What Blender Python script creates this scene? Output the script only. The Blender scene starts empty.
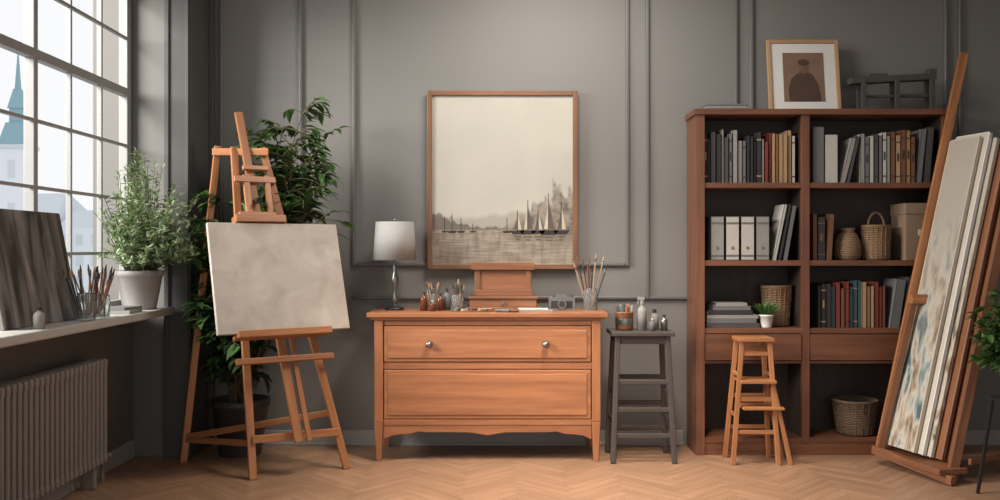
import bpy, bmesh, math, random
from mathutils import Vector, Matrix, Euler
random.seed(7)
R=random.Random(11)
sc=bpy.context.scene
try:
    sc.view_settings.view_transform='Standard'
    sc.view_settings.look='None'
except Exception: pass

# ------------------------------------------------------------ materials
def lin(c):
    o=[]
    for x in c[:3]:
        x=x/255.0
        o.append(x/12.92 if x<=0.04045 else ((x+0.055)/1.055)**2.4)
    return (o[0],o[1],o[2],1.0)
def newmat(name):
    m=bpy.data.materials.new(name); m.use_nodes=True
    nt=m.node_tree
    return m,nt,nt.nodes['Principled BSDF']
def N(nt,t,**kw):
    n=nt.nodes.new(t)
    for k,v in kw.items(): setattr(n,k,v)
    return n
def mixc(nt,fac,a,b,blend='MIX'):
    n=nt.nodes.new('ShaderNodeMix'); n.data_type='RGBA'; n.blend_type=blend
    for sock,val in ((0,fac),(6,a),(7,b)):
        if hasattr(val,'links'): nt.links.new(val,n.inputs[sock])
        else: n.inputs[sock].default_value=val
    return n.outputs[2]
def plain(name,c,rough=.6,metal=0,var=.12,scale=18,bump=0.0,coords='Object'):
    m,nt,b=newmat(name)
    tc=N(nt,'ShaderNodeTexCoord'); no=N(nt,'ShaderNodeTexNoise')
    no.inputs['Scale'].default_value=scale; no.inputs['Detail'].default_value=4
    nt.links.new(tc.outputs[coords],no.inputs['Vector'])
    c=lin(c)
    d=tuple(x*(1-var) for x in c[:3])+(1,); l=tuple(min(1,x*(1+var)) for x in c[:3])+(1,)
    out=mixc(nt,no.outputs['Fac'],d,l)
    nt.links.new(out,b.inputs['Base Color'])
    b.inputs['Roughness'].default_value=rough; b.inputs['Metallic'].default_value=metal
    if bump:
        bp=N(nt,'ShaderNodeBump'); bp.inputs['Strength'].default_value=bump; bp.inputs['Distance'].default_value=.01
        nt.links.new(no.outputs['Fac'],bp.inputs['Height']); nt.links.new(bp.outputs['Normal'],b.inputs['Normal'])
    return m
def wood(name,c1,c2,rough=.42,toneamt=.25,scale=(1.6,22,22)):
    m,nt,b=newmat(name)
    at=N(nt,'ShaderNodeAttribute',attribute_name='gc')
    mp=N(nt,'ShaderNodeMapping'); mp.inputs['Scale'].default_value=scale
    nt.links.new(at.outputs['Vector'],mp.inputs['Vector'])
    n1=N(nt,'ShaderNodeTexNoise'); n1.inputs['Scale'].default_value=1.0; n1.inputs['Detail'].default_value=5; n1.inputs['Distortion'].default_value=.6
    nt.links.new(mp.outputs[0],n1.inputs['Vector'])
    mp2=N(nt,'ShaderNodeMapping'); mp2.inputs['Scale'].default_value=(6,160,160)
    nt.links.new(at.outputs['Vector'],mp2.inputs['Vector'])
    n2=N(nt,'ShaderNodeTexNoise'); n2.inputs['Scale'].default_value=1.0
    nt.links.new(mp2.outputs[0],n2.inputs['Vector'])
    cr=N(nt,'ShaderNodeMapRange'); cr.inputs[1].default_value=.3; cr.inputs[2].default_value=.7
    nt.links.new(n1.outputs['Fac'],cr.inputs[0])
    base=mixc(nt,cr.outputs[0],lin(c1),lin(c2))
    fin=mixc(nt,.22,base,n2.outputs['Fac'],'OVERLAY')
    t=N(nt,'ShaderNodeAttribute',attribute_name='tone')
    mr=N(nt,'ShaderNodeMapRange'); mr.inputs[3].default_value=1-toneamt; mr.inputs[4].default_value=1+toneamt*.6
    nt.links.new(t.outputs['Fac'],mr.inputs[0])
    vm=N(nt,'ShaderNodeVectorMath',operation='SCALE')
    nt.links.new(fin,vm.inputs[0]); nt.links.new(mr.outputs[0],vm.inputs['Scale'])
    nt.links.new(vm.outputs[0],b.inputs['Base Color'])
    b.inputs['Roughness'].default_value=rough
    bp=N(nt,'ShaderNodeBump'); bp.inputs['Strength'].default_value=.08; bp.inputs['Distance'].default_value=.003
    nt.links.new(n2.outputs['Fac'],bp.inputs['Height']); nt.links.new(bp.outputs['Normal'],b.inputs['Normal'])
    return m
def glassm(name,tint=(235,240,240)):
    m,nt,b=newmat(name)
    b.inputs['Base Color'].default_value=lin(tint); b.inputs['Roughness'].default_value=.05
    b.inputs['Transmission Weight'].default_value=.9; b.inputs['IOR'].default_value=1.25
    return m

M={}
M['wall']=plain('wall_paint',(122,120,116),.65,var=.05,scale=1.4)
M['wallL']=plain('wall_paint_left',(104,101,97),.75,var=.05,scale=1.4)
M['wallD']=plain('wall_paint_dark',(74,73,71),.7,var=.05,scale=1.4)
M['ceil']=plain('ceiling_paint',(160,158,154),.8,var=.03)
M['trim']=plain('trim_paint',(100,99,97),.45,var=.03)
M['base']=plain('baseboard_paint',(158,154,149),.5,var=.03)
M['winframe']=plain('window_frame_paint',(142,141,139),.5,var=.05)
M['sill']=plain('sill_stone',(176,171,165),.4,var=.08,scale=9)
M['floor']=wood('parquet_oak',(148,113,88),(168,132,105),.4,.1,(2.2,24,24))
M['gap']=plain('parquet_gap',(92,70,54),.8)
M['dres']=wood('dresser_wood',(148,95,63),(176,118,80),.36,.08)
M['case']=wood('bookcase_wood',(98,61,43),(126,81,57),.42,.1)
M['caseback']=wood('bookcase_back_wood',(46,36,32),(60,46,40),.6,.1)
M['easel']=wood('easel_wood',(148,95,58),(180,123,80),.42,.14)
M['easelD']=wood('easel_dark_wood',(112,72,49),(142,95,65),.42,.14)
M['frame']=wood('frame_wood',(108,74,50),(136,96,67),.42,.1)
M['pale']=wood('pale_wood',(166,130,96),(190,156,120),.5,.1)
M['knob']=plain('pewter',(140,136,130),.38,metal=.9)
M['steel']=plain('brushed_metal',(140,138,134),.32,metal=.85)
M['darkmetal']=plain('dark_metal',(52,50,48),.45,metal=.5)
M['greypaint']=plain('worn_grey_paint',(72,65,60),.55,var=.25)
M['trestle']=plain('weathered_grey_paint',(70,68,63),.6,var=.2)
M['rad']=plain('radiator_enamel',(130,120,111),.4,var=.05)
M['cream']=plain('cream_canvas',(192,183,167),.8,var=.06,scale=30)
M['white']=plain('white_ceramic',(214,212,206),.35,var=.03)
M['shade']=plain('lamp_shade_linen',(154,152,148),.85,var=.06,scale=120)
M['paper']=plain('paper',(200,192,178),.85,var=.05)
M['kraft']=plain('kraft_board',(134,112,92),.85,var=.08)
M['potgrey']=plain('concrete_pot',(142,138,134),.75,var=.15,scale=12,bump=.2)
M['potdark']=plain('dark_glazed_pot',(58,56,54),.4,var=.15)
M['soil']=plain('soil',(44,32,24),.95,var=.4,scale=60,bump=.5)
M['glass']=glassm('jar_glass')
M['amber']=plain('amber_glass',(96,54,32),.15,var=.2)
M['stem']=plain('plant_stem',(86,84,50),.7,var=.2)
M['bark']=plain('plant_bark',(88,70,50),.8,var=.25)
def leafm(name,c,var=.35):
    m,nt,b=newmat(name)
    t=N(nt,'ShaderNodeAttribute',attribute_name='tone')
    c=lin(c); a=tuple(x*(1-var) for x in c[:3])+(1,); d=tuple(min(1,x*(1+var*1.3)) for x in c[:3])+(1,)
    nt.links.new(mixc(nt,t.outputs['Fac'],a,d),b.inputs['Base Color'])
    b.inputs['Roughness'].default_value=.45
    tr=N(nt,'ShaderNodeBsdfTranslucent'); nt.links.new(mixc(nt,t.outputs['Fac'],a,d),tr.inputs['Color'])
    ms=N(nt,'ShaderNodeMixShader'); ms.inputs[0].default_value=.3
    nt.links.new(b.outputs[0],ms.inputs[1]); nt.links.new(tr.outputs[0],ms.inputs[2])
    nt.links.new(ms.outputs[0],nt.nodes['Material Output'].inputs['Surface'])
    return m
M['leaf']=leafm('leaf_green',(64,88,46))
M['leaf2']=leafm('leaf_sage',(146,163,124))
M['leaf3']=leafm('leaf_bright',(80,116,58))
M['leaf4']=leafm('leaf_deep',(42,64,34))
for k,c in dict(bgrey=(104,104,104),bdark=(48,46,48),bcharc=(72,70,70),bwhite=(180,176,168),bred=(116,50,40),bbrown=(108,74,52),btan=(164,134,102),bteal=(60,84,86),bochre=(156,112,66),bgreen=(70,82,62),bmid=(142,139,133),borange=(166,92,56)).items():
    M[k]=plain('cloth_'+k[1:],c,.7,var=.1,scale=40)
def wicker(name,c):
    m,nt,b=newmat(name)
    tc=N(nt,'ShaderNodeTexCoord'); w=N(nt,'ShaderNodeTexWave',bands_direction='Z'); w.inputs['Scale'].default_value=28; w.inputs['Distortion'].default_value=4; w.inputs['Detail'].default_value=2
    nt.links.new(tc.outputs['Object'],w.inputs['Vector'])
    c=lin(c); a=tuple(x*.5 for x in c[:3])+(1,)
    nt.links.new(mixc(nt,w.outputs['Fac'],a,c),b.inputs['Base Color']); b.inputs['Roughness'].default_value=.8
    bp=N(nt,'ShaderNodeBump'); bp.inputs['Strength'].default_value=.6; bp.inputs['Distance'].default_value=.01
    nt.links.new(w.outputs['Fac'],bp.inputs['Height']); nt.links.new(bp.outputs['Normal'],b.inputs['Normal'])
    return m
M['wicker']=wicker('wicker',(150,120,90)); M['wicker2']=wicker('wicker_grey',(120,98,80))

def canvasmat():
    m,nt,b=newmat('primed_canvas')
    tc=N(nt,'ShaderNodeTexCoord'); n=N(nt,'ShaderNodeTexNoise'); n.inputs['Scale'].default_value=6; n.inputs['Detail'].default_value=9; n.inputs['Distortion'].default_value=.7
    nt.links.new(tc.outputs['Object'],n.inputs['Vector'])
    mr=N(nt,'ShaderNodeMapRange'); mr.inputs[1].default_value=.3; mr.inputs[2].default_value=.7
    nt.links.new(n.outputs['Fac'],mr.inputs[0])
    nt.links.new(mixc(nt,mr.outputs[0],lin((172,160,148)),lin((198,188,176))),b.inputs['Base Color'])
    b.inputs['Roughness'].default_value=.8
    bp=N(nt,'ShaderNodeBump'); bp.inputs['Strength'].default_value=.25; bp.inputs['Distance'].default_value=.01
    nt.links.new(n.outputs['Fac'],bp.inputs['Height']); nt.links.new(bp.outputs['Normal'],b.inputs['Normal'])
    return m
M['canvas']=canvasmat()

# ------------------------------------------------------------ mesh builder
class MB:
    def __init__(s): s.v=[];s.f=[];s.m=[];s.g=[];s.t=[];s.sm=[];s.mats=[]
    def mi(s,mat):
        if isinstance(mat,str): mat=M[mat]
        if mat not in s.mats: s.mats.append(mat)
        return s.mats.index(mat)
    def add(s,verts,faces,mat,gc=None,smooth=False,tone=None):
        o=len(s.v); i=s.mi(mat)
        off=Vector((R.random()*9,R.random()*9,R.random()*9)); tn=R.random() if tone is None else tone
        for k,p in enumerate(verts):
            s.v.append(Vector(p)); s.g.append((Vector(gc[k]) if gc else Vector(p))+off); s.t.append(tn)
        for f in faces: s.f.append([o+a for a in f]); s.m.append(i); s.sm.append(smooth)
    def tbox(s,cb,sb,ct,st,mat,Rm=None):
        cb=Vector(cb);ct=Vector(ct); vs=[];gc=[]
        H=(ct-cb).length
        for c,z,w in ((cb,0,sb),(ct,H,st)):
            for sx,sy in ((-1,-1),(1,-1),(1,1),(-1,1)):
                vs.append(c+Vector((sx*w[0]/2,sy*w[1]/2,0))); gc.append((z,sx*w[0]/2,sy*w[1]/2))
        if Rm is not None:
            mid=(cb+ct)/2; vs=[mid+Rm@(p-mid) for p in vs]
        s.add(vs,[(3,2,1,0),(4,5,6,7),(0,1,5,4),(1,2,6,5),(2,3,7,6),(3,0,4,7)],mat,gc)
    def box(s,c,size,mat,rot=None,tone=None):
        c=Vector(c); Rm=Euler(rot).to_matrix() if rot is not None and not isinstance(rot,Matrix) else rot
        ax=sorted(range(3),key=lambda i:-size[i])
        vs=[];gc=[]
        for sz in (-1,1):
            for sx,sy in ((-1,-1),(1,-1),(1,1),(-1,1)):
                p=Vector((sx*size[0]/2,sy*size[1]/2,sz*size[2]/2))
                gc.append((p[ax[0]],p[ax[1]],p[ax[2]]))
                vs.append(c+(Rm@p if Rm is not None else p))
        s.add(vs,[(3,2,1,0),(4,5,6,7),(0,1,5,4),(1,2,6,5),(2,3,7,6),(3,0,4,7)],mat,gc,tone=tone)
    def bx(s,x0,x1,y0,y1,z0,z1,mat,tone=None):
        s.box(((x0+x1)/2,(y0+y1)/2,(z0+z1)/2),(x1-x0,y1-y0,z1-z0),mat,tone=tone)
    def beam(s,p1,p2,w,t,mat,side=(1,0,0)):
        p1=Vector(p1);p2=Vector(p2);d=(p2-p1);L=d.length;z=d.normalized()
        x=Vector(side);x=(x-z*x.dot(z)).normalized();y=z.cross(x)
        Rm=Matrix((x,y,z)).transposed()
        s.box((p1+p2)/2,(w,t,L),mat,rot=Rm)
    def cyl(s,p1,p2,r1,r2,mat,n=14,cap=True):
        p1=Vector(p1);p2=Vector(p2);d=p2-p1;L=d.length;z=d.normalized()
        x=Vector((1,0,0)) if abs(z.x)<.9 else Vector((0,1,0)); x=(x-z*x.dot(z)).normalized();y=z.cross(x)
        vs=[];gc=[]
        for p,r,l in ((p1,r1,0),(p2,r2,L)):
            for i in range(n):
                a=2*math.pi*i/n; vs.append(p+x*math.cos(a)*r+y*math.sin(a)*r); gc.append((l,math.cos(a)*r,math.sin(a)*r))
        s.add(vs,[(i,(i+1)%n,n+(i+1)%n,n+i) for i in range(n)],mat,gc,smooth=True)
        if cap: s.add(vs,[tuple(reversed(range(n))),tuple(range(n,2*n))],mat,gc)
    def lathe(s,prof,c,mat,n=24,sq=None):
        c=Vector(c);vs=[];fs=[]
        for r,z in prof:
            for i in range(n):
                a=2*math.pi*i/n; vs.append(c+Vector((math.cos(a)*r,math.sin(a)*r*(sq or 1),z)))
        for k in range(len(prof)-1):
            for i in range(n):
                j=(i+1)%n; fs.append((k*n+i,k*n+j,(k+1)*n+j,(k+1)*n+i))
        s.add(vs,fs,mat,smooth=True)
    def tube(s,pts,r,mat,n=6):
        for i in range(len(pts)-1):
            ra=r[i] if isinstance(r,(list,tuple)) else r; rb=r[i+1] if isinstance(r,(list,tuple)) else r
            s.cyl(pts[i],pts[i+1],ra,rb,mat,n,cap=False)
    def prism(s,poly,y0,y1,mat):
        n=len(poly); vs=[(x,y0,z) for x,z in poly]+[(x,y1,z) for x,z in poly]
        gc=[(a[0],a[2],a[1]) for a in vs]
        s.add(vs,[tuple(range(n)),tuple(reversed(range(n,2*n)))]+[((i+1)%n,i,n+i,n+(i+1)%n) for i in range(n)],mat,gc)
    def ball(s,c,r,mat,sz=1,n=12):
        prof=[(max(1e-4,math.sin(math.pi*k/8)*r),-math.cos(math.pi*k/8)*r*sz) for k in range(9)]
        s.lathe(prof,c,mat,n)
    def leaf(s,p,d,L,W,mat,droop=.25,up=None):
        p=Vector(p);d=Vector(d).normalized()
        upv=up or Vector((R.uniform(-.5,.5),R.uniform(-.5,.5),1))
        side=d.cross(upv)
        if side.length<1e-3: side=d.cross(Vector((0,1,0)))
        side.normalize(); nn=side.cross(d).normalized()
        ts=(0,.2,.5,.8,1);ws=(.08,.75,1,.55,.03); vs=[]
        for t,w in zip(ts,ws):
            c=p+d*L*t-Vector((0,0,1))*droop*L*t*t
            vs+= [c-side*W/2*w+nn*W*.12*w,c-nn*W*.04,c+side*W/2*w+nn*W*.12*w]
        fs=[]
        for k in range(4):
            a=k*3;b=a+3; fs+=[(a,a+1,b+1,b),(a+1,a+2,b+2,b+1)]
        s.add(vs,fs,mat,smooth=True)
    def build(s,name,bevel=0,loc=(0,0,0),parent=None,rot=None,seg=2):
        me=bpy.data.meshes.new(name)
        me.from_pydata([tuple(p) for p in s.v],[],s.f)
        for m in s.mats: me.materials.append(m)
        me.polygons.foreach_set('material_index',s.m)
        me.polygons.foreach_set('use_smooth',s.sm)
        a=me.attributes.new('gc','FLOAT_VECTOR','POINT'); a.data.foreach_set('vector',[c for g in s.g for c in g])
        a=me.attributes.new('tone','FLOAT','POINT'); a.data.foreach_set('value',s.t)
        me.update()
        ob=bpy.data.objects.new(name,me); sc.collection.objects.link(ob); ob.location=loc
        if rot: ob.rotation_euler=rot
        if bevel:
            b=ob.modifiers.new('bevel','BEVEL'); b.width=bevel; b.segments=seg; b.limit_method='ANGLE'; b.angle_limit=math.radians(40)
        if parent: ob.parent=parent
        return ob
def empty(name,loc=(0,0,0),rot=None):
    e=bpy.data.objects.new(name,None); sc.collection.objects.link(e); e.location=loc
    if rot: e.rotation_euler=rot
    return e

# ------------------------------------------------------------ room
XL,XR,YF,H=-2.35,4.3,-7.2,3.4
def floor():
    mb=MB(); W=.07;n=6;L=W*n;c45=math.cos(math.pi/4)
    def plank(u,v,du,dv,hor):
        g=.0007
        pts=[(u+g,v+g),(u+du-g,v+g),(u+du-g,v+dv-g),(u+g,v+dv-g)]
        out=[]
        for a,b in pts: out.append(((a-b)*c45+1,(a+b)*c45-3.6,0))
        cx=sum(p[0] for p in out)/4; cy=sum(p[1] for p in out)/4
        if cx<XL-.4 or cx>XR+.4 or cy<YF-.4 or cy>.4: return
        gc=[(a,b,0) if hor else (b,a,0) for a,b in pts]
        mb.add(out,[(0,1,2,3)],'floor',gc)
    for j in range(-120,120):
        for i in range(-12,13):
            plank((j+2*n*i)*W,j*W,L,W,True)
            plank(j*W,(j-2*n+1+2*n*i)*W,W,L,False)
    mb.bx(XL,XR,YF,0,-.1,-.002,'gap')
    ob=mb.build('floor')
    bm=bmesh.new(); bm.from_mesh(ob.data)
    for co,no in (((XL,0,0),(-1,0,0)),((XR,0,0),(1,0,0)),((0,0,0),(0,1,0)),((0,YF,0),(0,-1,0))):
        bmesh.ops.bisect_plane(bm,geom=bm.verts[:]+bm.edges[:]+bm.faces[:],plane_co=co,plane_no=no,clear_outer=True)
    bm.to_mesh(ob.data); bm.free()
floor()
b=MB(); b.bx(XL-.25,XR+.15,0,.15,0,H,'wall'); b.build('wall_back')
b=MB(); b.bx(XR,XR+.15,YF,0,0,H,'wall'); b.build('wall_right')
b=MB(); b.bx(XL-.25,XR+.15,YF,.15,H,H+.1,'ceil'); b.build('ceiling')
WY0,WY1,WZ0,WZ1=-4.2,-.35,.96,3.1
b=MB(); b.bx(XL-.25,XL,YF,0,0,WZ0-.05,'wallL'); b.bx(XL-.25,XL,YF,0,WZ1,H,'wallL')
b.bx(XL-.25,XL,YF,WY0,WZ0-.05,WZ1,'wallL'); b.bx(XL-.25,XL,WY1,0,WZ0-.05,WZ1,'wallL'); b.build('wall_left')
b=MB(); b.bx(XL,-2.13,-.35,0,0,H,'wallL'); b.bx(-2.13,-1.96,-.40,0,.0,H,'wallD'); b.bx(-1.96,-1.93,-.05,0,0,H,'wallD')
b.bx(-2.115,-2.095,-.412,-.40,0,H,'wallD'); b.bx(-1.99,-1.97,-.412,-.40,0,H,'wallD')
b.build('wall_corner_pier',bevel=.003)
# window
b=MB()
fx0,fx1=XL-.06,XL-.005
b.bx(fx0,fx1,WY0,WY0+.07,WZ0,WZ1,'winframe'); b.bx(fx0,fx1,WY1-.06,WY1,WZ0,WZ1,'winframe')
b.bx(fx0,fx1,WY0,WY1,WZ0,WZ0+.05,'winframe'); b.bx(fx0,fx1,WY0,WY1,WZ1-.07,WZ1,'winframe')
ys=[-.77,-1.15,-1.53,-1.93,-2.31,-2.69,-3.07,-3.45,-3.83]
for i,y in enumerate(ys):
    w=.04 if i%3==2 else .018
    b.bx(fx0+(0 if w>.03 else .025),fx1,y-w/2,y+w/2,WZ0,WZ1,'winframe')
for z,w in ((1.3,.018),(1.64,.018),(1.98,.018),(2.32,.05),(2.66,.018),(2.94,.018)):
    b.bx(fx0+(0 if w>.03 else .028),fx1-.003,WY0,WY1,z-w/2,z+w/2,'winframe')
b.build('window_1',bevel=.004)
b=MB(); b.bx(XL-.25,-2.05,-4.3,-.415,.915,.96,'sill'); b.build('window_sill',bevel=.008)
b=MB(); b.bx(XL,XL+.018,YF,-.35,0,.11,'base'); b.build('baseboard_left',bevel=.003)
b=MB(); b.bx(-1.93,1.24,-.018,0,0,.1,'base'); b.bx(2.93,XR,-.018,0,0,.1,'base'); b.bx(-1.93,1.24,-.026,-.0,0,.02,'base'); b.build('baseboard_back',bevel=.003)
k=1
def panel(x0,x1,z0,z1):
    global k
    b=MB(); w=.026;t=.024
    for (a,bb,c,d) in ((x0,x0+w,z0,z1),(x1-w,x1,z0,z1),(x0+w,x1-w,z0,z0+w),(x0+w,x1-w,z1-w,z1)):
        b.bx(a,bb,-t,0,c,d,'trim')
    b.build('trim_%d'%k,bevel=.008,seg=3); k+=1
for x0,x1,z0 in ((-1.9,-1.335,1.05),(-1.0,.875,1.21),(.985,1.61,.985),(1.69,3.03,1.21),(3.1,4.2,1.21)):
    panel(x0,x1,z0,3.3)
b=MB(); b.bx(-1.0,.985,-.022,0,.985,1.01,'trim'); b.bx(2.93,XR,-.022,0,.985,1.01,'trim'); b.build('trim_%d'%k,bevel=.008)

# outside
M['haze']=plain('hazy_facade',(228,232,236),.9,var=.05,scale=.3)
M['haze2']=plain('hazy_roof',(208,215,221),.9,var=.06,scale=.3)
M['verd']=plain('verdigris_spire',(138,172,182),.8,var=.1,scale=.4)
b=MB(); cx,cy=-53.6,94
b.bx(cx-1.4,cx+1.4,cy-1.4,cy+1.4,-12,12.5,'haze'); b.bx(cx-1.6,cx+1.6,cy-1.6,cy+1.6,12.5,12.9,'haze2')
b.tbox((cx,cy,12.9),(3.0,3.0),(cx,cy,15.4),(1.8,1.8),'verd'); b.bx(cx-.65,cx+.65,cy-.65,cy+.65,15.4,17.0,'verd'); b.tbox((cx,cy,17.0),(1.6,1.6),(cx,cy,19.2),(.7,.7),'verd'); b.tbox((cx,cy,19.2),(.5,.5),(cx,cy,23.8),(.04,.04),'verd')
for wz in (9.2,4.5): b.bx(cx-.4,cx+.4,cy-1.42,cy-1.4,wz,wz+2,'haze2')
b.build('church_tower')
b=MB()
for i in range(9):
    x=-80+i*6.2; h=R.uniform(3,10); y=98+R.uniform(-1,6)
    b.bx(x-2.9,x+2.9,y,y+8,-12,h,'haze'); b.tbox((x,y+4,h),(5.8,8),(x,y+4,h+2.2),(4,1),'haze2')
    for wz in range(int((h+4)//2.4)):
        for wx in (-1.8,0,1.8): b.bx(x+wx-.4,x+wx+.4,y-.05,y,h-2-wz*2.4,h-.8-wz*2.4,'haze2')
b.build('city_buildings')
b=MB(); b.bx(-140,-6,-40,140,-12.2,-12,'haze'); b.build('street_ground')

# radiator
b=MB(); y=-1.06
while y>-3.3:
    for xx in (-2.305,-2.262,-2.219): b.box((xx,y,.42),(.034,.03,.56),'rad')
    b.box((-2.262,y,.685),(.125,.034,.05),'rad'); b.box((-2.262,y,.155),(.125,.034,.05),'rad')
    y-=.05
for z in (.685,.155): b.cyl((-2.262,-1.05,z),(-2.262,-3.3,z),.02,.02,'rad')
for y in (-1.15,-2.1,-3.2): b.bx(-2.3,-2.22,y-.015,y+.015,0,.14,'rad')
b.cyl((-2.262,-1.05,.155),(-2.262,-.97,.155),.012,.012,'rad'); b.cyl((-2.262,-.98,.165),(-2.262,-.98,0),.011,.011,'rad'); b.cyl((-2.262,-1.0,.155),(-2.2,-1.0,.155),.018,.016,'rad')
b.build('radiator',bevel=.011,seg=3)

# ------------------------------------------------------------ dresser
b=MB(); m='dres'
b.bx(-.828,.672,-.515,-.025,.90,.93,m); b.bx(-.808,.652,-.5,-.03,.885,.90,m)
x0,x1=-.785,.628; yf=-.49
for xa,xb in ((x0,x0+.055),(x1-.055,x1)):
    b.bx(xa,xb,yf,yf+.05,.25,.885,m); b.bx(xa,xb,-.09,-.04,.25,.885,m)
    cx=(xa+xb)/2
    for yy in (yf+.025,-.065): b.tbox((cx,yy,0),(.032,.032),(cx,yy,.25),(.055,.05),m)
b.bx(x0+.01,x0+.04,yf+.04,-.06,.2,.885,m); b.bx(x1-.04,x1-.01,yf+.04,-.06,.2,.885,m)
b.bx(x0+.02,x1-.02,-.07,-.055,.2,.885,m)
ix0,ix1=x0+.055,x1-.055
b.bx(ix0,ix1,yf+.012,yf+.05,.848,.885,m); b.bx(ix0,ix1,yf+.012,yf+.05,.575,.618,m); b.bx(ix0,ix1,yf+.008,yf+.05,.225,.262,m)
b.bx(ix0+.006,ix1-.006,yf+.006,yf+.03,.622,.844,m); b.bx(ix0+.006,ix1-.006,yf+.006,yf+.03,.266,.571,m)
b.bx(ix0+.03,ix1-.03,yf-.001,yf+.01,.645,.822,m,tone=.6); b.bx(ix0+.03,ix1-.03,yf-.001,yf+.01,.29,.548,m,tone=.6)
ap=[(ix0,.228),(ix1,.228)]
for i in range(25):
    t=i/24; x=ix1+(ix0-ix1)*t; e=min(t,1-t)
    z=.135+ (.045*min(1,(e/.1))**1.5) + .012*math.sin(e*40)*(1 if e<.2 else 0) - (.02*math.exp(-((t-.5)/.05)**2))
    ap.append((x,z))
b.prism(ap,yf+.012,yf+.03,m)
for kx in (-.442,.285):
    b.cyl((kx,yf-.002,.733),(kx,yf-.018,.733),.009,.009,'knob'); b.ball((kx,yf-.026,.733),.022,'knob'); b.cyl((kx,yf-.001,.733),(kx,yf-.005,.733),.024,.024,'knob')
b.build('dresser',bevel=.004)

# ------------------------------------------------------------ wall art
e=empty('framed_seascape_painting',(.017,-.022,1.191))
b=MB(); w,h=1.01,1.2; t=.032
for a in ((-w/2,-w/2+t,0,h),(w/2-t,w/2,0,h),(-w/2+t,w/2-t,0,t),(-w/2+t,w/2-t,h-t,h)): b.bx(a[0],a[1],-.035,.0,a[2],a[3],'frame')
b.build('frame',bevel=.003,parent=e)
def seascape():
    m,nt,bs=newmat('seascape_paint')
    tc=N(nt,'ShaderNodeTexCoord'); sp=N(nt,'ShaderNodeSeparateXYZ'); nt.links.new(tc.outputs['Object'],sp.inputs[0])
    X,Z=sp.outputs['X'],sp.outputs['Z']
    def ma(op,a,b_=None,c=None,clamp=False):
        n=N(nt,'ShaderNodeMath',operation=op); n.use_clamp=clamp
        for i,v in enumerate((a,b_,c)):
            if v is None: continue
            if hasattr(v,'links'): nt.links.new(v,n.inputs[i])
            else: n.inputs[i].default_value=v
        return n.outputs[0]
    def noise(scale,sx=1,sz=1,det=6,dist=0):
        mp=N(nt,'ShaderNodeMapping'); mp.inputs['Scale'].default_value=(sx,1,sz); nt.links.new(tc.outputs['Object'],mp.inputs[0])
        n=N(nt,'ShaderNodeTexNoise'); n.inputs['Scale'].default_value=scale; n.inputs['Detail'].default_value=det; n.inputs['Distortion'].default_value=dist
        nt.links.new(mp.outputs[0],n.inputs['Vector']); return n.outputs['Fac']
    def rng(v,a,b_,c=0,d=1):
        n=N(nt,'ShaderNodeMapRange'); nt.links.new(v,n.inputs[0])
        for i,q in enumerate((a,b_,c,d)): n.inputs[i+1].default_value=q
        return n.outputs[0]
    sky=mixc(nt,rng(noise(3,det=3),.3,.7),lin((170,167,156)),lin((180,176,164)))
    W=.27
    hl=ma('ADD',W+.03,ma('MULTIPLY',noise(6,1,.3),rng(X,-.45,.45,.09,.24)))
    far=rng(ma('SUBTRACT',hl,Z),-.004,.03)
    c=mixc(nt,ma('MULTIPLY',far,.6),sky,lin((136,127,116)))
    am3=rng(X,-.15,-.45,.0,.14)
    tl=ma('ADD',W-.02,ma('MULTIPLY',noise(20,1,.5,8),ma('ADD',am3,.07)))
    tr=rng(ma('SUBTRACT',tl,Z),-.002,.012)
    c=mixc(nt,ma('MULTIPLY',tr,.8),c,lin((86,77,68)))
    am2=rng(X,-.06,.36,.0,.42)
    tl=ma('ADD',W-.03,ma('MULTIPLY',noise(13,1.3,.45,9),am2)); tl=ma('ADD',tl,ma('MULTIPLY',am2,.2))
    tr=rng(ma('SUBTRACT',tl,Z),-.004,.04)
    tcol=mixc(nt,rng(noise(26,1,.8),.38,.62),lin((76,67,60)),lin((136,125,112)))
    c=mixc(nt,ma('MULTIPLY',tr,.85),c,tcol)
    wn=rng(noise(5,1.2,14,6,.4),.35,.65)
    wc=mixc(nt,wn,lin((122,110,97)),lin((156,145,130)))
    wv=rng(noise(9,3.5,.9,6,.3),.45,.72)
    wc=mixc(nt,ma('MULTIPLY',wv,rng(Z,.0,.25,.4,.65)),wc,lin((92,80,70)))
    refl=ma('MULTIPLY',rng(X,.0,.3),rng(Z,.1,.26,.0,.5))
    wc=mixc(nt,refl,wc,lin((84,74,65)))
    wm=rng(ma('SUBTRACT',W-.005,Z),-.003,.006)
    c=mixc(nt,wm,c,wc)
    nt.links.new(c,bs.inputs['Base Color']); bs.inputs['Roughness'].default_value=.75
    return m
M['sea']=seascape()
b=MB(); b.bx(-w/2+t,w/2-t,-.018,-.004,t,h-t,'sea'); b.build('painted_canvas',parent=e)
M['boatd']=plain('boat_dark_paint',(46,40,37),.7); M['sail']=plain('sail_paint',(176,168,152),.7); M['sail2']=plain('sail_grey_paint',(86,77,70),.7)
b=MB(); yy=-.0192
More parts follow.
